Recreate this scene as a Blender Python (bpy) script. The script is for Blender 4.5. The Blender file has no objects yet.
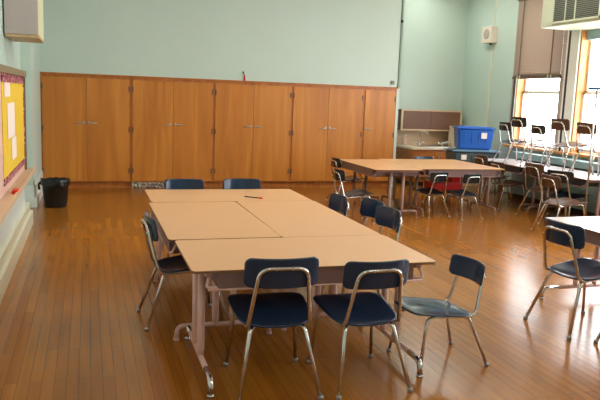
import bpy, bmesh, math, random
from mathutils import Vector, Matrix
random.seed(7)
PI = math.pi
C = bpy.context.scene.collection

# ------------------------------------------------------------------ materials
def srgb(r, g, b):
    f = lambda v: (v/255/12.92) if v <= 10 else ((v/255+.055)/1.055)**2.4
    return (f(r), f(g), f(b), 1)

def mat(name, col, rough=.5, metal=0., spec=.5, coat=0., noise=0., nscale=8., bump=0., bscale=60.):
    m = bpy.data.materials.new(name); m.use_nodes = True
    nt = m.node_tree; b = nt.nodes['Principled BSDF']
    b.inputs['Base Color'].default_value = col
    b.inputs['Roughness'].default_value = rough
    b.inputs['Metallic'].default_value = metal
    b.inputs['Specular IOR Level'].default_value = spec
    b.inputs['Coat Weight'].default_value = coat
    b.inputs['Coat Roughness'].default_value = .1
    tc = nt.nodes.new('ShaderNodeTexCoord')
    if noise:
        n = nt.nodes.new('ShaderNodeTexNoise'); n.inputs['Scale'].default_value = nscale; n.inputs['Detail'].default_value = 4
        nt.links.new(tc.outputs['Object'], n.inputs['Vector'])
        mx = nt.nodes.new('ShaderNodeMix'); mx.data_type = 'RGBA'
        d = [max(0, c*(1-noise)) for c in col[:3]] + [1]; l = [min(1, c*(1+noise)) for c in col[:3]] + [1]
        mx.inputs['A'].default_value = d; mx.inputs['B'].default_value = l
        nt.links.new(n.outputs['Fac'], mx.inputs['Factor'])
        nt.links.new(mx.outputs['Result'], b.inputs['Base Color'])
    if bump:
        n2 = nt.nodes.new('ShaderNodeTexNoise'); n2.inputs['Scale'].default_value = bscale
        nt.links.new(tc.outputs['Object'], n2.inputs['Vector'])
        bp = nt.nodes.new('ShaderNodeBump'); bp.inputs['Strength'].default_value = bump; bp.inputs['Distance'].default_value = .002
        nt.links.new(n2.outputs['Fac'], bp.inputs['Height']); nt.links.new(bp.outputs['Normal'], b.inputs['Normal'])
    return m

def ramp(nt, fac, stops):
    r = nt.nodes.new('ShaderNodeValToRGB')
    while len(r.color_ramp.elements) < len(stops): r.color_ramp.elements.new(.5)
    for e, (p, c) in zip(r.color_ramp.elements, stops): e.position = p; e.color = c
    nt.links.new(fac, r.inputs['Fac']); return r.outputs['Color']

def wood(name, c_dark, c_mid, c_light, rough=.35, grain=(9, 9, .7), coat=0., use='Object', distort=1.2):
    m = bpy.data.materials.new(name); m.use_nodes = True; nt = m.node_tree; b = nt.nodes['Principled BSDF']
    tc = nt.nodes.new('ShaderNodeTexCoord'); mp = nt.nodes.new('ShaderNodeMapping')
    mp.inputs['Scale'].default_value = grain
    oi = nt.nodes.new('ShaderNodeObjectInfo'); sc = nt.nodes.new('ShaderNodeVectorMath'); sc.operation = 'SCALE'
    cb = nt.nodes.new('ShaderNodeCombineXYZ')
    nt.links.new(oi.outputs['Random'], cb.inputs[0]); nt.links.new(oi.outputs['Random'], cb.inputs[2])
    nt.links.new(cb.outputs[0], sc.inputs[0]); sc.inputs['Scale'].default_value = 37
    nt.links.new(sc.outputs[0], mp.inputs['Location'])
    nt.links.new(tc.outputs[use], mp.inputs['Vector'])
    n = nt.nodes.new('ShaderNodeTexNoise'); n.inputs['Scale'].default_value = 1; n.inputs['Detail'].default_value = 5; n.inputs['Distortion'].default_value = distort
    nt.links.new(mp.outputs[0], n.inputs['Vector'])
    col = ramp(nt, n.outputs['Fac'], [(.3, c_dark), (.5, c_mid), (.7, c_light)])
    nt.links.new(col, b.inputs['Base Color'])
    b.inputs['Roughness'].default_value = rough; b.inputs['Coat Weight'].default_value = coat; b.inputs['Coat Roughness'].default_value = .15
    return m

def floor_mat():
    m = bpy.data.materials.new('maple_strip_floor'); m.use_nodes = True; nt = m.node_tree; b = nt.nodes['Principled BSDF']
    tc = nt.nodes.new('ShaderNodeTexCoord'); mp = nt.nodes.new('ShaderNodeMapping')
    mp.inputs['Rotation'].default_value = (0, 0, PI/2)
    nt.links.new(tc.outputs['Object'], mp.inputs['Vector'])
    def brick(mortar, c1, c2, cm):
        br = nt.nodes.new('ShaderNodeTexBrick'); br.offset = .37; br.offset_frequency = 2
        br.inputs['Scale'].default_value = 1; br.inputs['Brick Width'].default_value = 1.3; br.inputs['Row Height'].default_value = .066
        br.inputs['Mortar Size'].default_value = mortar; br.inputs['Mortar Smooth'].default_value = .1; br.inputs['Bias'].default_value = 0
        br.inputs['Color1'].default_value = c1; br.inputs['Color2'].default_value = c2; br.inputs['Mortar'].default_value = cm
        nt.links.new(mp.outputs[0], br.inputs['Vector']); return br
    br = brick(.0012, srgb(160, 102, 29), srgb(146, 89, 24), srgb(98, 56, 17))
    # wear and tone: large blotches plus fine grain along the boards
    mp2 = nt.nodes.new('ShaderNodeMapping'); mp2.inputs['Scale'].default_value = (14, .8, 1)
    nt.links.new(tc.outputs['Object'], mp2.inputs['Vector'])
    n1 = nt.nodes.new('ShaderNodeTexNoise'); n1.inputs['Scale'].default_value = 1.5; n1.inputs['Detail'].default_value = 5
    nt.links.new(mp2.outputs[0], n1.inputs['Vector'])
    n2 = nt.nodes.new('ShaderNodeTexNoise'); n2.inputs['Scale'].default_value = .9; n2.inputs['Detail'].default_value = 4
    nt.links.new(tc.outputs['Object'], n2.inputs['Vector'])
    g1 = ramp(nt, n1.outputs['Fac'], [(.3, (.86, .84, .82, 1)), (.5, (1, 1, 1, 1)), (.75, (1.08, 1.07, 1.04, 1))])
    g2 = ramp(nt, n2.outputs['Fac'], [(.35, (.9, .86, .82, 1)), (.6, (1.04, 1.02, 1, 1))])
    def mul(a, c):
        x = nt.nodes.new('ShaderNodeMix'); x.data_type = 'RGBA'; x.blend_type = 'MULTIPLY'; x.inputs['Factor'].default_value = 1
        nt.links.new(a, x.inputs['A']); nt.links.new(c, x.inputs['B']); return x.outputs['Result']
    nt.links.new(mul(mul(br.outputs['Color'], g1), g2), b.inputs['Base Color'])
    rr = nt.nodes.new('ShaderNodeMapRange'); rr.inputs['To Min'].default_value = .18; rr.inputs['To Max'].default_value = .24
    nt.links.new(n2.outputs['Fac'], rr.inputs['Value']); nt.links.new(rr.outputs[0], b.inputs['Roughness'])
    bp = nt.nodes.new('ShaderNodeBump'); bp.inputs['Strength'].default_value = .03; bp.inputs['Distance'].default_value = .001; bp.invert = True
    nt.links.new(br.outputs['Fac'], bp.inputs['Height']); nt.links.new(bp.outputs['Normal'], b.inputs['Normal'])
    return m

def emit(name, col, s):
    m = bpy.data.materials.new(name); m.use_nodes = True; b = m.node_tree.nodes['Principled BSDF']
    b.inputs['Base Color'].default_value = col; b.inputs['Emission Color'].default_value = col; b.inputs['Emission Strength'].default_value = s
    return m

def dots_mat(name, base, dot, scale):
    m = bpy.data.materials.new(name); m.use_nodes = True; nt = m.node_tree; b = nt.nodes['Principled BSDF']
    tc = nt.nodes.new('ShaderNodeTexCoord'); v = nt.nodes.new('ShaderNodeTexVoronoi'); v.inputs['Scale'].default_value = scale
    nt.links.new(tc.outputs['Object'], v.inputs['Vector'])
    nt.links.new(ramp(nt, v.outputs['Distance'], [(.3, dot), (.45, base)]), b.inputs['Base Color'])
    b.inputs['Roughness'].default_value = .7
    return m

M = {}
M['wall'] = mat('mint_wall_paint', srgb(186, 206, 196), .45, noise=.04, nscale=1.5, bump=.1, bscale=40)
M['ceil'] = mat('white_ceiling_paint', srgb(225, 226, 215), .8, noise=.03)
M['bluegrey'] = mat('pale_mint_lower_paint', srgb(212, 222, 216), .4, noise=.04)
M['trim'] = mat('grey_green_trim_paint', srgb(160, 185, 168), .4, noise=.05)
M['cream'] = mat('cream_baseboard_paint', srgb(214, 214, 190), .3, noise=.05)
M['floor'] = floor_mat()
M['cab'] = wood('orange_birch_veneer', srgb(172, 104, 34), srgb(188, 118, 42), srgb(202, 134, 54), .33, (5, 5, .45), distort=.8)
M['cabframe'] = wood('birch_face_frame', srgb(154, 84, 28), srgb(176, 104, 40), srgb(190, 118, 48), .35, (10, 10, 2))
M['sinkwood'] = wood('sink_cabinet_wood', srgb(150, 84, 28), srgb(178, 104, 38), srgb(190, 118, 46), .4, (2, 6, 12))
M['brownpanel'] = mat('brown_sliding_panel', srgb(112, 78, 58), .5, noise=.12, nscale=20)
M['tan'] = mat('tan_backsplash', srgb(222, 192, 158), .35, noise=.04)
M['counter'] = mat('cream_laminate_counter', srgb(236, 218, 190), .3, noise=.03)
M['top'] = mat('tan_table_laminate', srgb(214, 164, 114), .3, noise=.05, nscale=5)
M['topedge'] = mat('worn_brown_table_edge', srgb(118, 82, 52), .45, noise=.3, nscale=30)
M['glare_top'] = mat('glare_coloured_table_laminate', srgb(200, 192, 194), .25, noise=.04)  # window glare on these tabletops, put into the base colour
M['pink'] = mat('worn_pink_enamel', srgb(218, 176, 162), .36, noise=.12, nscale=14)
M['brownpink'] = mat('brownish_pink_enamel', srgb(150, 116, 106), .4, noise=.12, nscale=14)
M['mauve'] = mat('mauve_brown_steel', srgb(120, 92, 88), .4, noise=.15, nscale=10)
M['chrome'] = mat('worn_chrome', (.62, .6, .57, 1), .16, 1., noise=.2, nscale=25)
M['steel'] = mat('brushed_steel', (.5, .49, .47, 1), .3, 1.)
M['navy'] = mat('navy_moulded_plastic', srgb(24, 46, 72), .18, noise=.1, nscale=6)
M['black_pl'] = mat('black_moulded_plastic', srgb(26, 32, 40), .22, noise=.1, nscale=6)
M['brown_pl'] = mat('brown_moulded_plastic', srgb(84, 54, 38), .3, noise=.15, nscale=8)
M['rubber'] = mat('dark_rubber', srgb(50, 46, 44), .6)
M['glide'] = mat('grey_glide', (.4, .38, .36, 1), .3, .8)
M['can'] = mat('black_bin_plastic', srgb(22, 23, 24), .35, noise=.1)
M['liner'] = mat('black_bin_liner', srgb(14, 14, 15), .2)
M['yellow'] = mat('yellow_backing_paper', srgb(226, 190, 52), .7, noise=.05)
M['border'] = dots_mat('red_patterned_border', srgb(132, 48, 58), srgb(222, 170, 176), 30)
M['boardwood'] = mat('olive_brown_board_rail', srgb(126, 112, 84), .5, noise=.15)
M['tray'] = mat('tan_wooden_tray', srgb(206, 176, 142), .4, noise=.08)
M['pinkboard'] = mat('pale_pink_board', srgb(216, 182, 168), .5, noise=.04)
M['paper'] = mat('white_paper', srgb(236, 222, 216), .8)
M['greypanel'] = mat('lavender_grey_metal', srgb(180, 170, 168), .4, noise=.04)
M['boxside'] = mat('cream_box_side', srgb(208, 206, 168), .4)
M['boxwood'] = mat('pale_wood_edge', srgb(196, 168, 124), .5)
M['red'] = mat('red_plastic', srgb(222, 24, 20), .4)
M['bluebin'] = mat('blue_storage_plastic', srgb(26, 92, 184), .3, noise=.06)
M['greybin'] = mat('slate_storage_plastic', srgb(72, 84, 88), .4, noise=.08)
M['bluelid'] = mat('pale_blue_lid_plastic', srgb(92, 124, 146), .35)
M['blind'] = mat('taupe_blind_slats', srgb(168, 152, 136), .5)
M['blindtape'] = mat('dark_brown_blind_tape', srgb(104, 84, 68), .7)
M['darktrim'] = mat('dark_bronze_strip', srgb(36, 34, 38), .5)
M['orangewood'] = wood('window_oak', srgb(186, 118, 56), srgb(210, 142, 78), srgb(226, 164, 98), .35, (8, 8, 2))
M['whitetrim'] = mat('white_window_paint', srgb(228, 226, 216), .4)
M['bluerail'] = mat('pale_blue_sash_paint', srgb(150, 190, 200), .4)
M['acbody'] = mat('cream_appliance_plastic', srgb(196, 204, 178), .4, noise=.03)
M['acgrille'] = mat('grey_green_grille', srgb(118, 124, 110), .5)
M['acdark'] = mat('dark_grille_recess', srgb(50, 54, 50), .6)
M['radiator'] = mat('blue_green_radiator_paint', srgb(150, 180, 180), .4, noise=.06)
M['speaker'] = mat('ivory_speaker_box', srgb(226, 216, 200), .5)
M['spgrille'] = mat('grey_speaker_cloth', srgb(172, 164, 152), .7)
M['white'] = mat('white_enamel', srgb(235, 235, 230), .3)
M['blue'] = mat('bright_blue_plastic', srgb(50, 110, 170), .4)
M['fill_lamp'] = emit('fill_light_diffuser', (1, .95, .86, 1), 13)
M['vent'] = dots_mat('speckled_vent_grille', srgb(96, 84, 74), srgb(222, 210, 192), 45)
gm = bpy.data.materials.new('clear_glass'); gm.use_nodes = True; nt = gm.node_tree
for n in list(nt.nodes):
    if n.type == 'BSDF_PRINCIPLED': nt.nodes.remove(n)
out = [n for n in nt.nodes if n.type == 'OUTPUT_MATERIAL'][0]
tr = nt.nodes.new('ShaderNodeBsdfTransparent'); gl = nt.nodes.new('ShaderNodeBsdfGlossy'); gl.inputs['Roughness'].default_value = .02
mx = nt.nodes.new('ShaderNodeMixShader')
mx.inputs[0].default_value = .06; nt.links.new(tr.outputs[0], mx.inputs[1]); nt.links.new(gl.outputs[0], mx.inputs[2]); nt.links.new(mx.outputs[0], out.inputs['Surface'])
M['glass'] = gm

# ------------------------------------------------------------------ mesh helpers
class MB:
    def __init__(s): s.bm = bmesh.new()
    def box(s, x0, x1, y0, y1, z0, z1, bev=0., seg=2):
        t = bmesh.new(); bmesh.ops.create_cube(t, size=1)
        for v in t.verts: v.co = Vector(((x0+x1)/2+v.co.x*(x1-x0), (y0+y1)/2+v.co.y*(y1-y0), (z0+z1)/2+v.co.z*(z1-z0)))
        if bev: bmesh.ops.bevel(t, geom=t.edges[:], offset=bev, segments=seg, affect='EDGES', profile=.7)
        s._merge(t); return s
    def _merge(s, t, mtx=None):
        if mtx is not None: bmesh.ops.transform(t, matrix=mtx, verts=t.verts)
        me = bpy.data.meshes.new('tmp'); t.to_mesh(me); t.free(); s.bm.from_mesh(me); bpy.data.meshes.remove(me)
    def tube(s, pts, r, n=8, cap=True, rs=None):
        pts = [Vector(p) for p in pts]; bm = s.bm; rings = []; up = None
        for i, p in enumerate(pts):
            if i == 0: d = pts[1]-p
            elif i == len(pts)-1: d = p-pts[i-1]
            else: d = (pts[i+1]-p).normalized()+(p-pts[i-1]).normalized()
            d.normalize()
            if up is None:
                up = Vector((0, 0, 1)) if abs(d.z) < .9 else Vector((1, 0, 0))
            a = (up-d*up.dot(d)); a.normalize(); b = d.cross(a); up = a
            rr = rs[i] if rs else r
            rings.append([bm.verts.new(p+(a*math.cos(2*PI*k/n)+b*math.sin(2*PI*k/n))*rr) for k in range(n)])
        for r0, r1 in zip(rings, rings[1:]):
            for k in range(n):
                f = bm.faces.new((r0[k], r0[(k+1) % n], r1[(k+1) % n], r1[k])); f.smooth = True
        if cap: bm.faces.new(rings[0][::-1]); bm.faces.new(rings[-1])
        return s
    def lathe(s, prof, n=24, c=(0, 0, 0), cap=True):
        bm = s.bm; rings = []
        for r, z in prof:
            rings.append([bm.verts.new((c[0]+r*math.cos(2*PI*k/n), c[1]+r*math.sin(2*PI*k/n), c[2]+z)) for k in range(n)])
        for r0, r1 in zip(rings, rings[1:]):
            for k in range(n):
                f = bm.faces.new((r0[k], r0[(k+1) % n], r1[(k+1) % n], r1[k])); f.smooth = True
        if cap: bm.faces.new(rings[0][::-1]); bm.faces.new(rings[-1])
        return s
    def shell(s, outline, fn, th, rings=(1, .93, .75, .5, .25)):
        """outline: list of (u,v) convex loop around the origin; fn(u,v)->(point, normal); builds a thick panel with rounded rim"""
        bm = s.bm; n = len(outline)
        def layer(sign):
            L = []
            for k in rings:
                ring = []
                for (u, v) in outline:
                    p, nn = fn(u*k, v*k)
                    off = th/2 if k < 1 else th/4
                    ring.append(bm.verts.new(Vector(p)+Vector(nn)*off*sign))
                L.append(ring)
            p, nn = fn(0, 0); c = bm.verts.new(Vector(p)+Vector(nn)*th/2*sign)
            for a, b in zip(L, L[1:]):
                for i in range(n):
                    q = (a[i], a[(i+1) % n], b[(i+1) % n], b[i]); f = bm.faces.new(q if sign > 0 else q[::-1]); f.smooth = True
            for i in range(n):
                q = (L[-1][i], L[-1][(i+1) % n], c); f = bm.faces.new(q if sign > 0 else q[::-1]); f.smooth = True
            return L[0]
        a = layer(1); b = layer(-1)
        for i in range(n):
            f = bm.faces.new((a[i], b[i], b[(i+1) % n], a[(i+1) % n])); f.smooth = True
        return s
    def prism(s, poly, z0, z1, bev=0.):
        t = bmesh.new(); vs = [t.verts.new((x, y, z0)) for x, y in poly]; f = t.faces.new(vs)
        r = bmesh.ops.extrude_face_region(t, geom=[f])
        bmesh.ops.translate(t, vec=(0, 0, z1-z0), verts=[g for g in r['geom'] if isinstance(g, bmesh.types.BMVert)])
        bmesh.ops.recalc_face_normals(t, faces=t.faces)
        if bev: bmesh.ops.bevel(t, geom=t.edges[:], offset=bev, segments=1, affect='EDGES')
        s._merge(t); return s
    def build(s, name, m, parent=None, loc=None, rot=None):
        bmesh.ops.recalc_face_normals(s.bm, faces=s.bm.faces)
        me = bpy.data.meshes.new(name); s.bm.to_mesh(me); s.bm.free(); me.materials.append(m)
        o = bpy.data.objects.new(name, me); C.objects.link(o)
        if parent: o.parent = parent
        if loc: o.location = loc
        if rot: o.rotation_euler = rot
        return o

def fillet(pts, r, n=5):
    pts = [Vector(p) for p in pts]; out = [pts[0]]
    for i in range(1, len(pts)-1):
        a, b, c = pts[i-1], pts[i], pts[i+1]
        rr = min(r, (a-b).length*.49, (c-b).length*.49)
        p0 = b+(a-b).normalized()*rr; p1 = b+(c-b).normalized()*rr
        for k in range(n+1):
            t = k/n; out.append(p0*(1-t)**2+b*2*t*(1-t)+p1*t*t)
    out.append(pts[-1]); return out

def rrect(w, h, r, n=4):
    o = []
    for cx, cy, a0 in ((w-r, h-r, 0), (-w+r, h-r, PI/2), (-w+r, -h+r, PI), (w-r, -h+r, 1.5*PI)):
        for k in range(n+1):
            a = a0+PI/2*k/n; o.append((cx+r*math.cos(a), cy+r*math.sin(a)))
    return o

def dense(o, step=.035):
    out = []
    for i, (x, y) in enumerate(o):
        x2, y2 = o[(i+1) % len(o)]; n = max(1, int(math.hypot(x2-x, y2-y)/step+.5))
        out += [(x+(x2-x)*k/n, y+(y2-y)*k/n) for k in range(n)]
    return out

def tag(o, label, cat, group=None):
    o['label'] = label; o['category'] = cat
    if group: o['group'] = group
    return o
def thing(name, label, cat, loc=(0, 0, 0), rz=0, group=None):
    o = bpy.data.objects.new(name, None); C.objects.link(o); o.location = loc; o.rotation_euler = (0, 0, rz)
    o.empty_display_size = .1
    return tag(o, label, cat, group)
def struct(o): o['kind'] = 'structure'; return o
def copy_tree(o, parent=None):
    c = o.copy(); C.objects.link(c)
    if parent: c.parent = parent
    for ch in list(kids.get(o.name, [])): copy_tree(ch, c)
    return c
kids = {}
def index_kids():
    kids.clear()
    for o in bpy.data.objects:
        if o.parent: kids.setdefault(o.parent.name, []).append(o)

# ------------------------------------------------------------------ room shell
LX, RX = -.87, 7.6          # left and right walls
BY = 11.9                   # cabinet front / upper back wall
AY = 12.9                   # alcove back wall
FY = -3.2; HZ = 4.0
def slab(name, a, m):
    return struct(MB().box(*a).build(name, m))
slab('floor', (LX-.2, RX+.3, FY-.2, AY+.2, -.12, 0), M['floor'])
slab('ceiling', (LX-.2, RX+.3, FY-.2, AY+.2, HZ, HZ+.12), M['ceil'])
slab('wall_left', (LX-.2, LX, FY-.2, AY+.2, 0, HZ), M['wall'])
slab('wall_front', (LX, RX, FY-.2, FY, 0, HZ), M['wall'])
w = MB().box(LX, 5.655, BY, BY+.1, 1.9, HZ).box(LX, -.75, BY, BY+.1, 0, 1.9)
w.box(5.6, 5.655, BY, AY, 0, HZ)
struct(w.build('wall_back', M['wall']))
slab('wall_alcove', (LX, RX, AY, AY+.2, 0, HZ), M['wall'])
# pilaster at the left rear corner
pl = MB().box(LX, -.742, 10.0, BY, 0, HZ)
struct(pl.build('wall_pilaster', M['wall']))
p = MB().box(LX, -.725, 9.975, BY-.02, .0, .3).box(LX, -.69, 9.95, BY-.03, 0, .14)
struct(p.build('baseboard_pilaster', M['bluegrey']))
# low wall unit below and behind the pinboard
struct(MB().box(LX, -.72, FY, 8.45, 0, 1.81).build('wall_left_lower', M['bluegrey']))
b = MB().box(-.73, -.685, FY, 8.72, 0, .27, .006).box(-.70, -.655, FY, 8.75, 0, .17, .008).box(-.87, -.73, 8.45, 8.72, 0, .27)
struct(b.build('baseboard_left', M['cream']))

# right wall with windows
SILL, HEAD = .92, 3.5
wins = [(9.76, 11.02), (8.02, 9.38), (6.2, 7.55), (4.4, 5.75), (2.6, 3.95), (.8, 2.15)]
wr = MB(); T = .28
wr.box(RX, RX+T, FY, AY, 0, SILL-.04).box(RX, RX+T, FY, AY, HEAD, HZ)
edges = [AY]
for a, b_ in wins: edges += [b_, a]
edges.append(FY)
for i in range(0, len(edges), 2): wr.box(RX, RX+T, edges[i+1], edges[i], SILL-.04, HEAD)
struct(wr.build('wall_right', M['wall']))
struct(MB().box(RX-.10, RX+T, .7, 11.12, SILL-.04, SILL, .006).build('trim_1', M['orangewood']))   # long oak stool
for i, (a, b_) in enumerate(wins):
    root = MB()
    # oak jambs, head
    root.box(RX+.02, RX+T-.02, b_-.03, b_, SILL, HEAD).box(RX+.02, RX+T-.02, a, a+.03, SILL, HEAD).box(RX+.02, RX+T-.02, a, b_, HEAD-.03, HEAD)
    wo = struct(root.build('window_%d' % (i+1), M['orangewood']))
    fx = RX+.13
    s = MB()
    for (z0, z1, dx) in ((SILL, 1.90, 0), (1.87, HEAD-.03, .04)):
        x0, x1 = fx+dx, fx+dx+.035
        s.box(x0, x1, a+.03, a+.08, z0, z1).box(x0, x1, b_-.08, b_-.03, z0, z1)
        s.box(x0, x1, a+.03, b_-.03, z0, z0+.06).box(x0, x1, a+.03, b_-.03, z1-.03, z1)
    s.build('sash', M['whitetrim'], wo)
    s = MB().box(fx-.03, fx, a+.03, b_-.03, 2.74 if i == 1 else HEAD-.15, HEAD-.03)
    s.build('head_panel', M['bluerail'], wo)
    g = MB().box(fx+.015, fx+.02, a+.08, b_-.08, SILL+.06, 1.87).box(fx+.055, fx+.06, a+.08, b_-.08, 1.93, HEAD-.06)
    g.build('pane', M['glass'], wo)
    d0 = b_+.20 if i == 1 else b_+.0
    MB().box(RX-.016, RX+.0, d0, d0+(.09 if i == 1 else .05), SILL, HEAD+.1).build('bronze_strip', M['darktrim'], wo)
    if i == 1: MB().box(RX-.014, RX, b_, b_+.20, SILL, HEAD+.1, .003).build('flat_casing', M['whitetrim'], wo)
    c = MB().box(RX-.018, RX, d0+.05, d0+.09, SILL, HEAD+.1, .003).box(RX-.018, RX, a-(.09 if i == 0 else .14), a, SILL, HEAD+.1, .003).box(RX-.018, RX, a-.08, b_+.04, HEAD, HEAD+.1)
    c.build('window_casing', M['whitetrim'] if i else M['blind'], wo)
# radiator enclosure under the windows
r = thing('radiator_cover', 'long pale blue-green metal radiator cover under the window sill', 'radiator', (7.36, 8.0, 0))
MB().box(-.05, .13, -5.2, 2.5, .08, .80, .01).build('body', M['radiator'], r)
MB().box(-.06, .14, -5.22, 2.52, .80, .83, .006).build('top_panel', M['radiator'], r)
g = MB()
g.box(-.054, -.05, -5.0, 2.4, .67, .72)
g.build('grille', M['acdark'], r)
MB().box(-.04, .10, -5.15, 2.45, 0, .08).build('plinth', M['darktrim'], r)

# blind
bl = thing('window_blind', 'taupe slatted blind half lowered over the window nearest the corner', 'blind', (RX-.06, 10.36, 0))
s = MB(); z = 2.2
while z < HEAD+.01:
    t = bmesh.new(); bmesh.ops.create_cube(t, size=1)
    for v in t.verts: v.co = Vector((v.co.x*.048, v.co.y*1.32, v.co.z*.003))
    s._merge(t, Matrix.Translation((0, 0, z)) @ Matrix.Rotation(math.radians(57), 4, 'Y')); z += .0405
s.build('slats', M['blind'], bl)
for y in (-.42, .47): MB().box(-.031, -.026, y-.017, y+.017, 2.13, HEAD+.04).build('ladder_tape', M['blindtape'], bl)
MB().box(-.03, .03, -.66, .66, 2.13, 2.18, .005).build('bottom_rail', M['blindtape'], bl)
for y in (-.45, -.37, .43, .5): MB().box(-.04, -.03, y-.012, y+.012, 2.12, 2.2, .003).build('cord_toggle', M['acbody'], bl)
MB().box(-.045, .04, -.66, .66, HEAD+.03, HEAD+.1, .005).build('head_rail', M['blindtape'], bl)

# air conditioner in the second window
ac = thing('air_conditioner', 'cream window air conditioner with grey grille set high in the second window', 'air conditioner', (6.96, 8.83, 2.89))
MB().box(0, .78, -.72, .72, 0, .52, .02).build('housing', M['acbody'], ac)
MB().box(-.012, 0.02, -.60, .40, .07, .44).build('grille_recess', M['acdark'], ac)
g = MB()
for k in range(13): g.box(-.02, -.005, -.60, .40, .085+k*.028, .096+k*.028)
g.build('louvres', M['acgrille'], ac)
MB().box(-.024, 0, -.10, -.08, .07, .44).box(-.024, 0, .12, .135, .07, .44).box(-.024, 0, -.63, -.6, .04, .47).box(-.024, 0, .4, .43, .04, .47).box(-.024, 0, -.63, .43, .44, .47).box(-.024, 0, -.63, .43, .04, .07).build('grille_frame', M['acbody'], ac)

# ------------------------------------------------------------------ tall cabinets
xs = [-.745, .69, 2.105, 3.53, 4.935]
cabname = ['leftmost pair of orange wooden wall cupboard doors above the black wastebasket',
           'second orange wooden wall cupboard from the left with a speckled vent in its base',
           'middle orange wooden wall cupboard with a tiny red figure on its top edge',
           'fourth orange wooden wall cupboard from the left behind the tables']
def hinge(mb, x, z): mb.box(x-.011, x+.011, -.032, -.018, z-.045, z+.045, .003)
def cupboard(x0, x1, label, doors):
    t = thing('tall_cupboard', label, 'cupboard', ((x0+x1)/2, BY, 0), 0, 'wooden cupboards along the back wall')
    h = (x1-x0)/2
    MB().box(-h, h, .02, .5, .1, 1.88).build('carcass', M['cabframe'], t)
    f = MB().box(-h, h, -.0, .02, 1.84, 1.88).box(-h, h, 0, .02, .1, .115).box(-h, -h+.022, 0, .02, .115, 1.84).box(h-.022, h, 0, .02, .115, 1.84)
    f.build('face_frame', M['cabframe'], t)
    MB().box(-h, h, .06, .5, 0, .1).build('plinth', M['cabframe'], t)
    w = (2*h-.044)/doors
    for k in range(doors):
        a = -h+.022+k*w+.002; b = a+w-.006
        d = MB().box(a, b, -.018, .004, .12, 1.835, .003).build('door', M['cab'], t)
        left_hinged = (k == 0 and doors == 2)
        hx = a+.006 if left_hinged else b-.006
        for z in (.3, 1.0, 1.68):
            hb = MB(); hinge(hb, hx, z); hb.build('hinge', M['blindtape'], d)
        px = b-.07 if left_hinged else a+.07
        s = -1 if left_hinged else 1
        MB().tube(fillet([(px-.01*s, -.02, 1.1), (px-.01*s, -.05, 1.1), (px+.09*s, -.05, 1.098)], .012, 3), .008, 8).box(px-.03*s-.015, px-.03*s+.015, -.03, -.018, 1.085, 1.125, .004).build('handle', M['steel'], d)
        MB().tube([(px-.035*s, -.018, 1.12), (px-.035*s, -.04, 1.12)], .012, 10).build('lock', M['steel'], d)
    return t
cups = []
for i in range(4): cups.append(cupboard(xs[i], xs[i+1], cabname[i], 2))
cupboard(xs[4], 5.6, 'narrow single-door orange wooden cupboard at the right end of the row', 1)
v = MB().box(-.7, -.08, .0, .015, .005, .1); v.build('vent_grille', M['vent'], cups[1])
struct(MB().box(-.76, 5.62, BY-.03, BY+.1, 1.88, 1.905, .004).build('trim_2', M['cabframe']))
# red figure on the ledge
t = thing('red_figure', 'tiny red toy with a dark tip standing on the cupboard ledge', 'toy', (2.64, BY-.012, 1.905), 0)
MB().lathe([(.016, 0), (.02, .02), (.014, .08), (.008, .1)], 10).build('body', M['red'], t)
MB().tube([(0, 0, .1), (-.025, 0, .14)], .006, 6).lathe([(.005, 0), (.014, .01), (.012, .025), (.003, .03)], 8, (-.027, 0, .13)).build('tip', M['darktrim'], t)
# conduit and switch at the wall end
cd = MB().box(5.615, 5.635, BY-.015, BY, 1.905, HZ).build('trim_3', M['trim']); struct(cd)
t = tag(MB().box(5.46, 5.53, BY-.03, BY, 1.955, 2.025, .006).build('thermostat', M['acgrille']), 'small grey thermostat on the wall above the narrow cupboard', 'thermostat')
t = tag(MB().box(5.595, 5.64, BY-.035, BY-.015, 3.10, 3.15, .006).build('conduit_clip', M['darktrim']), 'small dark clip on the vertical conduit high on the back wall', 'clip')

# ------------------------------------------------------------------ sink alcove
t = thing('sink_cabinet', 'low wooden sink base cabinet with cream counter in the alcove', 'sink cabinet', (6.07, 12.0, 0))
MB().box(0, 1.02, 0.02, .88, .08, .72).build('body', M['sinkwood'], t)
MB().box(.03, .99, .08, .86, 0, .08).build('plinth', M['darktrim'], t)
for k in range(2):
    d = MB().box(.03+k*.48, .5+k*.48, 0, .02, .12, .68, .003).build('door', M['sinkwood'], t)
    MB().tube([(.44+k*.13, -.02, .5), (.44+k*.13, -.02, .6)], .007, 6).build('handle', M['steel'], d)
MB().box(-.01, 1.03, -.02, .88, .72, .76, .006).build('countertop', M['counter'], t)
MB().box(.3, .98, .2, .65, .758, .768, .003).build('basin_rim', M['steel'], t)
MB().box(-.15, 1.5, .88, .898, .76, 1.07).build('backsplash', M['tan'], t)
def faucet(x, y, h, label):
    f = thing('faucet', label, 'faucet', (x, y, .768))
    MB().lathe([(.035, 0), (.03, .02), (.016, .03), (.016, .07)], 12).build('base', M['chrome'], f)
    MB().tube(fillet([(0, 0, .05), (0, 0, h), (.1, -.05, h+.03), (.16, -.09, h-.03)], .05, 5), .011, 8).build('spout', M['chrome'], f)
    MB().tube([(-.09, 0, .05), (-.03, 0, .045)], .01, 8).tube([(.03, 0, .045), (.09, 0, .05)], .01, 8).lathe([(.02, -.01), (.022, .03)], 8, (-.09, 0, .05)).lathe([(.02, -.01), (.022, .03)], 8, (.09, 0, .05)).build('tap_handle', M['chrome'], f)
faucet(6.45, 12.5, .27, 'tall chrome gooseneck faucet on the sink counter')
faucet(6.98, 12.5, .06, 'short chrome tap at the right of the sink counter')
t = thing('wall_cabinet', 'brown two-panel wall cabinet hung above the sink', 'cabinet', (6.07, 12.58, 1.07))
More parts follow.
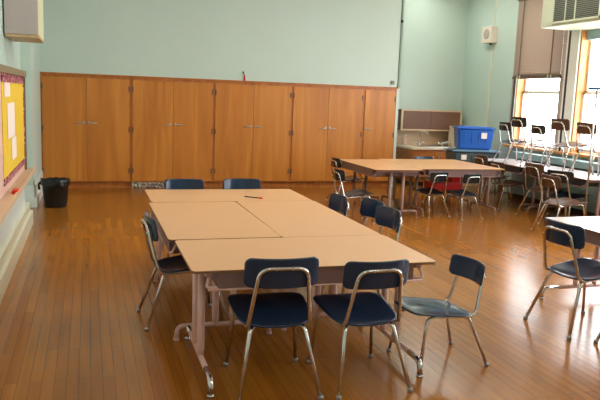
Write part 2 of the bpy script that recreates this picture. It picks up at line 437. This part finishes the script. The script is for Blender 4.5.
MB().box(0, 1.36, .03, .32, 0, .42).build('body', M['brownpanel'], t)
MB().box(-.01, 1.37, 0, .03, .395, .425).box(-.01, 1.37, 0, .03, -.005, .025).box(-.01, .025, 0, .03, .025, .395).box(1.335, 1.37, 0, .03, .025, .395).build('frame', M['tray'], t)
for k in range(2): MB().box(.025+k*.64, .69+k*.645, .012-.008*k, .026-.008*k, .025, .395).build('sliding_door', M['brownpanel'], t)
t = thing('soap_dispenser', 'pink soap dispenser standing at the left of the sink counter', 'soap dispenser', (6.22, 12.72, .762))
MB().lathe([(.04, 0), (.045, .02), (.045, .13), (.02, .16)], 12).build('bottle', M['pinkboard'], t)
MB().tube(fillet([(0, 0, .15), (0, 0, .2), (.05, -.02, .2)], .015, 3), .008, 6).build('pump', M['white'], t)

# ------------------------------------------------------------------ storage boxes
def tote(loc, rz, L, W, H, body, lid, label, lab_side):
    t = thing('storage_tote', label, 'storage box', loc, rz)
    s = MB(); tt = bmesh.new(); bmesh.ops.create_cube(tt, size=1)
    for v in tt.verts:
        k = 1 if v.co.z > 0 else .9
        v.co = Vector((v.co.x*L*k, v.co.y*W*k, H*(v.co.z+.5)*.93))
    bmesh.ops.bevel(tt, geom=tt.edges[:], offset=.03, segments=3, affect='EDGES'); s._merge(tt)
    for k in (-.3, -.1, .1, .3):
        s.box(k*L-.01, k*L+.01, -W/2-.004, -W/2+.02, H*.3, H*.78)
    s.build('tub', body, t)
    MB().box(-L/2-.02, L/2+.02, -W/2-.02, W/2+.02, H*.9, H*.96, .012).box(-L/2+.04, L/2-.04, -W/2+.04, W/2-.04, H*.94, H, .012).build('lid', lid, t)
    st = MB().box(lab_side*L-.05, lab_side*L+.05, -W/2-.008, -W/2-.001, H*.5, H*.75)
    st.build('sticker', M['paper'], t)
    return t
bench = thing('wooden_bench', 'low wooden bench carrying the storage totes behind the rear tables', 'bench', (6.86, 11.05, 0))
MB().box(-.55, .5, -.3, .3, .42, .46, .006).build('seat', M['sinkwood'], bench)
for sx in (-.5, .45):
    for sy in (-.25, .25): MB().box(sx-.025, sx+.025, sy-.025, sy+.025, 0, .42).build('leg', M['sinkwood'], bench)
tote((6.80, 11.05, .46), math.radians(-10), .88, .5, .36, M['greybin'], M['bluelid'], 'slate grey storage tote with pale blue lid under the blue tote', -.28)
tote((6.80, 11.05, .82), math.radians(-18), .66, .44, .42, M['bluebin'], M['bluebin'], 'bright blue lidded storage tote on top of the grey tote', .22)
t = thing('cardboard_box', 'cream flat box on the alcove shelf behind the blue tote', 'box', (7.37, 12.3, 0))
MB().box(-.2, .2, -.3, .3, 0, 1.15, .005).build('body', M['counter'], t)
MB().box(-.21, .21, -.31, .31, 1.15, 1.18, .005).build('lid', M['counter'], t)
t['label'] = 'tall cream cabinet in the corner behind the blue tote'; t['category'] = 'cabinet'; t.name = 'corner_cabinet'

# ------------------------------------------------------------------ left wall
t = thing('pinboard', 'yellow pinboard with red patterned border above the wooden tray on the left wall', 'bulletin board', (-.72, 6.0, 0))
Y0, Y1, ZB, ZT = -2.2, 2.28, .80, 1.76
MB().box(-.0, .02, Y0, Y1, ZB-.08, ZT+.03).build('backing', M['pinkboard'], t)
MB().box(.02, .026, .25, Y1-.03, ZB, ZT).build('yellow_panel', M['yellow'], t)
MB().box(.02, .034, .25, Y1-.02, ZT-.075, ZT).box(.02, .034, .25, Y1-.02, ZB, ZB+.06).box(.02, .034, Y1-.06, Y1-.02, ZB, ZT).build('border_strip', M['border'], t)
MB().box(-.005, .06, Y0, Y1+.01, ZT+.0, ZT+.065, .006).box(0, .045, Y1-.02, Y1+.01, ZB-.08, ZT).build('top_rail', M['boardwood'], t)
def sheet(name, y0, y1, z0, z1, label):
    o = MB().box(-.692, -.689, y0, y1, z0, z1).build(name, M['paper'])
    tag(o, label, 'paper', 'papers pinned on the yellow board'); return o
sheet('paper_sheet', 6.42, 6.85, 1.56, 1.74, 'pale sheet pinned uppermost at the left of the yellow board')
sheet('paper_sheet', 6.6, 7.2, 1.18, 1.5, 'largest pale sheet pinned in the middle of the yellow board')
sheet('paper_sheet', 6.9, 7.3, .96, 1.17, 'small pale sheet pinned lowest on the yellow board')
tr = thing('chalk_tray', 'long tan wooden chalk tray under the yellow pinboard', 'tray', (-.72, 6.0, .705))
MB().box(0, .115, -6, 2.5, -.012, .012, .004).build('shelf', M['tray'], tr)
MB().box(0, .02, -6, 2.44, .012, .018, .002).build('back_ledge', M['tray'], tr)
MB().box(.105, .125, -6, 2.5, -.02, .03, .004).build('front_lip', M['tray'], tr)
tag(MB().box(-.65, -.6, 6.35, 6.5, .712, .75, .01).build('eraser', M['red']), 'small red eraser lying on the chalk tray', 'eraser')
# wall box
t = thing('wall_box', 'lavender-grey metal box hung high on the left wall above the pinboard', 'wall box', (-.65, 8.1, 2.185))
MB().box(-.2, .14, 0, .9, .03, .8, .006).build('housing', M['boxside'], t)
MB().box(-.205, .135, -.015, 0, .03, .8, .006).build('front_panel', M['greypanel'], t)
MB().box(-.2, .145, 0, .9, 0, .03, .003).build('base_panel', M['boxwood'], t)
MB().tube([(.05*math.cos(a)-.15, -.017, .6+.08*math.sin(a)) for a in [k*PI/8 for k in range(17)]], .004, 5, False).build('key_ring', M['steel'], t)
# wastebasket
t = thing('wastebasket', 'black plastic wastebasket on the floor beside the left cupboard', 'wastebasket', (-.45, 10.02, 0)); t.scale = (1.14, 1.14, 1.2)
MB().lathe([(.128, 0), (.133, .01), (.162, .30), (.174, .305), (.174, .318), (.164, .318), (.130, .02), (.0005, .018)], 28).build('bucket', M['can'], t)
s = MB().lathe([(.172, .33), (.176, .31), (.172, .26)], 28, cap=False)
for v in s.bm.verts: v.co.z += random.uniform(-.012, .008)
s.build('bin_liner', M['liner'], t)
MB().tube(fillet([(-.16, 0, .30), (-.20, 0, .26), (-.185, 0, .2)], .03, 3), .014, 6).build('liner_knot', M['liner'], t)
# speaker on right wall
t = thing('wall_speaker', 'square ivory loudspeaker box with round grille on the right wall', 'speaker', (RX, 11.92, 2.84))
MB().box(-.14, 0, -.17, .17, 0, .32, .008).build('cabinet', M['speaker'], t)
s = MB().lathe([(.1, 0), (.1, .006), (.09, .01)], 24)
bmesh.ops.transform(s.bm, matrix=Matrix.Translation((-.14, 0, .17)) @ Matrix.Rotation(-PI/2, 4, 'Y'), verts=s.bm.verts)
s.build('grille', M['spgrille'], t)
MB().box(-.05, -.0, -.03, .03, -.03, 0).build('bracket', M['darktrim'], t)
struct(MB().box(RX-.02, RX, 11.86, 11.89, 1.2, 2.87).box(RX-.02, RX, 11.86, 11.89, 3.22, HZ).build('trim_4', M['cream']))

# ------------------------------------------------------------------ chairs
def make_chair(m, label):
    t = thing('school_chair', label, 'chair')
    # seat
    def seat_fn(u, v):
        t = v/.24; y = .035+v
        x = u*(1.03+.09*t-.07*t*t)
        z = .424+.030*t-.014*math.cos(min(1, abs(u)/.21)*PI/2)*(1-.3*t)
        if v > .15: z -= 1.3*(v-.15)**2
        if v < -.15: z += 2.0*(v+.15)**2
        z += .10*max(0, abs(u)-.15)**1.3
        z += .012*math.exp(-((v-.07)/.07)**2)*math.exp(-(u/.05)**2)
        return (x, y, z), (0, 0, 1)
    MB().shell(dense(rrect(.215, .24, .115, 7)), seat_fn, .014, (1, .97, .88, .72, .5, .25)).build('seat', m, t)
    def back_fn(u, v):
        y = -.276+1.3*u*u-.13*v
        n = Vector((-2.6*u, 1, .13)).normalized()
        return (u, y, .705+v), n
    back = MB().shell(dense(rrect(.2, .082, .036, 5)), back_fn, .013, (1, .97, .88, .75, .6, .45, .3, .15)).build('backrest', m, t)
    R = .0115
    U = fillet([(-.172, .13, .414), (-.172, -.205, .385), (-.128, -.286, .735), (.128, -.286, .735), (.172, -.205, .385), (.172, .13, .414)], .06, 6)
    MB().tube(U, R, 9).build('back_frame', M['chrome'], t)
    rv = [(-.137, -.288, .68), (.137, -.288, .68), (-.045, -.299, .735), (.045, -.299, .735)]
    for x, y, z in rv: MB().tube([(x, y+.006, z), (x, y-.004, z)], .006, 8).build('rivet', M['steel'], back)
    for s in (-1, 1):
        fl = MB().tube(fillet([(s*.172, .05, .406), (s*.175, .185, .414), (s*.215, .245, .02)], .06, 5), R, 9).build('leg', M['chrome'], t)
        MB().lathe([(.0155, 0), (.0155, .022), (.012, .026)], 8, (s*.2165, .248, 0)).build('glide', M['glide'], fl)
        rl = MB().tube(fillet([(s*.09, -.10, .385), (s*.150, -.170, .378), (s*.222, -.295, .02)], .03, 5), R, 9).build('leg', M['chrome'], t)
        MB().lathe([(.0155, 0), (.0155, .022), (.012, .026)], 8, (s*.2245, -.298, 0)).build('glide', M['glide'], rl)
    MB().tube([(-.10, -.10, .385), (.10, -.10, .385)], R, 8).build('stretcher', M['chrome'], t)
    return t
protos = {'navy': make_chair(M['navy'], ''), 'black': make_chair(M['black_pl'], ''), 'brown': make_chair(M['brown_pl'], '')}
used = set()
index_kids()
def chair(kind, x, y, deg, label, group, s=1., z=0.):
    p = protos[kind]
    if kind in used: o = copy_tree(p)
    else: o = p; used.add(kind)
    o.location = (x, y, z); o.rotation_euler = (0, 0, math.radians(deg)); o.scale = (s, s, s)
    tag(o, label, 'chair', group); return o
GA = 'chairs around the front table group'; GB = 'chairs around the rear table group'
GR = 'chairs on the floor by the window table'; GT = 'chairs standing on the window tables'; GC = 'chairs at the right-hand table'
TH = .70
chair('navy', 1.00, 3.64, -3, 'navy chair seen from behind at the left of the front table edge', GA, 1.02)
chair('navy', 1.525, 3.60, 1, 'navy chair seen from behind at the right of the front table edge', GA, .985)
chair('navy', 2.13, 3.74, 94, 'navy chair pulled out at the front table corner, showing its whole seat', GA, .9).scale.z = .83
chair('navy', .66, 4.86, -87, 'navy chair at the left side of the front tables, seen edge on', GA, 1.)
chair('navy', 1.96, 5.76, 92, 'farthest navy chair on the right side of the front tables', GA, .98)
chair('navy', 2.13, 5.36, 95, 'middle navy chair on the right side of the front tables, half hidden', GA, 1.)
chair('navy', 2.08, 4.93, 92, 'nearest of the three navy chairs tucked in at the right of the front tables', GA, 1.)
chair('navy', .92, 6.60, 180, 'left navy chair at the far end of the front tables, only backrest showing', GA, 1.)
chair('navy', 1.52, 6.62, 180, 'right navy chair at the far end of the front tables, only backrest showing', GA, 1.)
chair('black', 4.79, 8.86, 12, 'black chair at the middle of the near side of the rear tables', GB, .84)
chair('black', 5.21, 8.66, 12, 'black chair at the right of the near side of the rear tables', GB, .84)
chair('navy', 5.5, 10.25, 180, 'navy chair on the far side of the rear tables before the sink', GB, .92)
chair('black', 3.42, 8.45, -90, 'nearer black chair at the left end of the rear tables', GB, .92)
chair('black', 3.98, 10.1, -90, 'farther black chair at the left end of the rear tables', GB, .92)
chair('brown', 6.68, 10.17, -90, 'brown chair farthest back by the window table, in front of the totes', GR, 1.)
chair('brown', 6.5, 9.42, -90, 'second brown chair pushed in under the window table from the totes', GR, .95)
chair('brown', 6.52, 8.48, -88, 'third brown chair pushed in under the window table from the totes', GR, 1.04)
chair('black', 6.42, 7.88, -68, 'black chair with turned backrest at the near end of the window table', GR, 1.)
chair('brown', 5.98, 7.40, -90, 'brown chair standing clear of the window table nearest the camera', GR, .98)
chair('navy', 3.58, 4.12, -86, 'navy chair at the right-hand table with window glare on its seat', GC, 1.04)
chair('navy', 3.74, 3.55, -88, 'navy chair at the right-hand table cut off by the photo edge', GC, 1.)
chair('black', 6.86, 9.86, -90, 'black chair on the window table farthest from the camera', GT, .85, TH)
chair('black', 6.82, 9.40, -88, 'tall black chair on the window table second from the corner', GT, .98, TH)
chair('black', 6.80, 8.90, -90, 'small black chair in the middle of the window tables', GT, .85, TH)
chair('brown', 6.74, 8.28, -90, 'brown chair on the window table before the window mullion', GT, 1., TH)
chair('brown', 6.72, 7.72, -90, 'brown chair on the near end of the window table', GT, .96, TH)

# ------------------------------------------------------------------ tables
def make_table(L=1.5, W=.78, top='top', tips=False, h=TH, ext=-.03, inset=.1, gap=.1, frame='pink', box='mauve'):
    """long axis along local x"""
    t = thing('classroom_table', '', 'table')
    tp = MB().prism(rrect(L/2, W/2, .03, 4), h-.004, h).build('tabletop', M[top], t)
    MB().prism(rrect(L/2+.0004, W/2+.0004, .03, 4), h-.016, h-.003).build('edge_band', M['topedge'], tp)
    # closed book box under the top with a pink rim
    i = inset+.05
    bx = MB().box(-L/2+i, L/2-i, -W/2+.03, W/2-.018, h-.112, h-.102)
    for sy in (-1, 1): bx.box(-L/2+i, L/2-i, sy*(W/2-.018)-.004, sy*(W/2-.018)+.004, h-.112, h-.017)
    bx.box(-L/2+i, -L/2+i+.01, -W/2+.03, W/2-.018, h-.112, h-.017).box(L/2-i-.01, L/2-i, -W/2+.03, W/2-.018, h-.112, h-.017)
    bo = bx.build('book_box', M[box], t)
    for sy in (-1, 1):
        MB().tube([(-L/2+inset-.01, sy*(W/2-.02), h-.114), (L/2-inset+.01, sy*(W/2-.02), h-.114)], .008, 8).build('rim', M[frame], bo)
    for sx in (-1, 1):
        x = sx*(L/2-inset)
        MB().box(x-.02, x+.02, -W/2+.05, W/2-.05, h-.05, h-.016, .004).build('top_rail', M[frame], t)
        for sy in (-1, 1):
            MB().tube([(x, sy*gap, h-.04), (x, sy*gap, .15), (x, sy*gap, .09)], .02, 12, True, [.023, .023, .017]).build('leg', M[frame], t)
            MB().tube(fillet([(x, sy*(W/2-.05), h-.04), (x+.02*sx, sy*(W/2-.018), h-.10), (x-.04*sx, sy*(W/2-.018), h-.10)], .015, 3), .008, 6).build('bracket', M[frame], t)
        e = W/2+ext
        ft = MB().tube([(x, -e+.1, .097), (x, e-.1, .097)], .017, 9)
        fo = ft.build('foot', M[frame], t)
        for sy in (-1, 1):
            p = fillet([(x, sy*(e-.16), .098), (x, sy*(e-.01), .095), (x, sy*e, .014)], .075, 6)
            MB().tube(p, .0175, 9).lathe([(.021, 0), (.021, .012), (.014, .016)], 9, (x, sy*e, 0)).build('foot_tip', M['chrome'] if tips else M[frame], fo)
    return t
def table(x, y, deg, label, group, **k):
    o = make_table(**k); o.location = (x, y, 0); o.rotation_euler = (0, 0, math.radians(deg)); tag(o, label, 'table', group)
GTA = 'tan tables pushed together in the front group'; GTB = 'tables pushed together in the rear group'
table(1.268, 3.956, 0, 'nearest tan table, lying crosswise behind the two navy chairs', GTA, L=1.48, W=.80, tips=True, ext=.06)
table(.876, 5.149, 90, 'left lengthwise tan table in the middle of the front group', GTA, L=1.54, W=.766, inset=.03, gap=.06, ext=-.06)
table(1.635, 5.148, 90-.35, 'right lengthwise tan table in the middle of the front group', GTA, L=1.573, W=.738, gap=.06, ext=-.06)
table(1.26, 6.33, 0, 'farthest crosswise tan table of the front group', GTA, L=1.48, W=.78)
table(4.16, 9.34, 90, 'lengthwise table at the left end of the rear group', GTB, W=.74, L=1.54, frame='brownpink')
table(5.25, 9.09, 0, 'nearer crosswise table on the right of the rear group', GTB, W=.75, L=1.42, frame='brownpink')
table(5.25, 9.85, 0, 'farther crosswise table of the rear group nearest the sink', GTB, W=.75, L=1.42, frame='brownpink')
GTW = 'glare-coloured tables in a row below the windows'
table(6.82, 8.20, 90-3.2, 'nearer glare-coloured table below the windows with chairs standing on it', GTW, frame='brownpink', box='darktrim', top='glare_top', L=1.5, W=.74)
table(6.88, 9.74, 90-1.5, 'farther glare-coloured table below the windows with chairs standing on it', GTW, frame='brownpink', box='darktrim', top='glare_top', L=1.52, W=.74)
table(4.18, 4.13, 90, 'glare-coloured table cut off at the right edge of the photo', None, L=1.52, W=.8, tips=True, ext=.04, top='glare_top')

# small things on the tables
t = thing('red_pen', 'thin dark pen with red cap on the far front table', 'pen', (1.47, 6.13, TH+.006), math.radians(-42))
MB().tube([(-.09, 0, 0), (.05, 0, 0)], .005, 6).build('barrel', M['darktrim'], t)
MB().tube([(.05, 0, 0), (.1, 0, .001)], .007, 6).build('cap', M['red'], t)
# red bins seen between the chairs under the rear tables
t = thing('red_stool', 'low red plastic stool under the rear tables behind the black chairs', 'stool', (5.42, 9.6, 0))
MB().box(-.25, .25, -.16, .16, .28, .40, .02).build('seat', M['red'], t)
for sx in (-1, 1):
    for sy in (-1, 1): MB().tube([(sx*.19, sy*.12, .29), (sx*.23, sy*.14, 0)], .012, 8).build('leg', M['chrome'], t)
t = thing('red_box', 'small bright red lidded box sitting at the right end of the red stool', 'box', (5.58, 9.6, .40))
MB().box(-.07, .08, -.12, .12, 0, .07, .008).build('tub', M['red'], t)
MB().box(-.076, .086, -.126, .126, .06, .08, .006).build('lid', M['red'], t)
# pole
t = thing('window_pole', 'tall pale pole with a blue T-shaped head standing by the window table', 'pole', (6.22, 7.26, 0))
MB().tube([(0, 0, .02), (0, 0, 1.9)], .011, 8).build('shaft', M['steel'], t)
MB().box(-.025, .025, -.14, .14, 1.89, 1.92, .008).build('head', M['blue'], t)
MB().lathe([(.1, 0), (.1, .012), (.03, .03), (.013, .035)], 16).build('base', M['steel'], t)

# ------------------------------------------------------------------ ceiling lights, unseen, added and laid out for fill
lights = [(x, y) for y in (-1.4, 5.2, 8.4) for x in (.8, 3.5, 6.2)] + [(6.5, 11.5)]
for i, (x, y) in enumerate(lights):
    t = thing('added_ceiling_light', 'unseen fluorescent ceiling light added for fill', 'ceiling light', (x, y, HZ), 0, 'added unseen ceiling lights')
    MB().box(-.15, .15, -1.1, 1.1, -.12, 0, .01).build('housing', M['white'], t)
    MB().box(-.13, .13, -1.08, 1.08, -.15, -.12, .01).build('diffuser', M['fill_lamp'], t)

# daylight: plain bright sky outside, sampled through the window openings
wd = bpy.data.worlds.new('overcast_sky'); bpy.context.scene.world = wd; wd.use_nodes = True
bg = wd.node_tree.nodes['Background']; bg.inputs[0].default_value = (.93, .97, 1, 1); bg.inputs[1].default_value = 11.0
for i, (a, b_) in enumerate(wins):
    l = bpy.data.lights.new('window_portal', 'AREA'); l.shape = 'RECTANGLE'; l.size = HEAD-SILL; l.size_y = b_-a
    l.cycles.is_portal = True
    o = bpy.data.objects.new('window_portal', l); C.objects.link(o); o.location = (RX+T+.02, (a+b_)/2, (SILL+HEAD)/2); o.rotation_euler = (0, PI/2, 0)

# ------------------------------------------------------------------ camera
cam = bpy.data.cameras.new('camera'); co = bpy.data.objects.new('camera', cam); C.objects.link(co)
cam.sensor_width = 36; cam.lens = 40.598; cam.clip_start = .05
rm = Matrix(((0.954691, 0.009097, -0.297458), (-0.295254, 0.154147, -0.942902), (0.037274, 0.988006, 0.149849)))
co.matrix_world = Matrix.Translation((0, 0, 1.650)) @ rm.to_4x4()
bpy.context.scene.camera = co
sc = bpy.context.scene
sc.view_settings.view_transform = 'Standard'; sc.view_settings.look = 'None'; sc.view_settings.gamma = 1
sc.view_settings.use_curve_mapping = False; sc.view_settings.exposure = 0.12
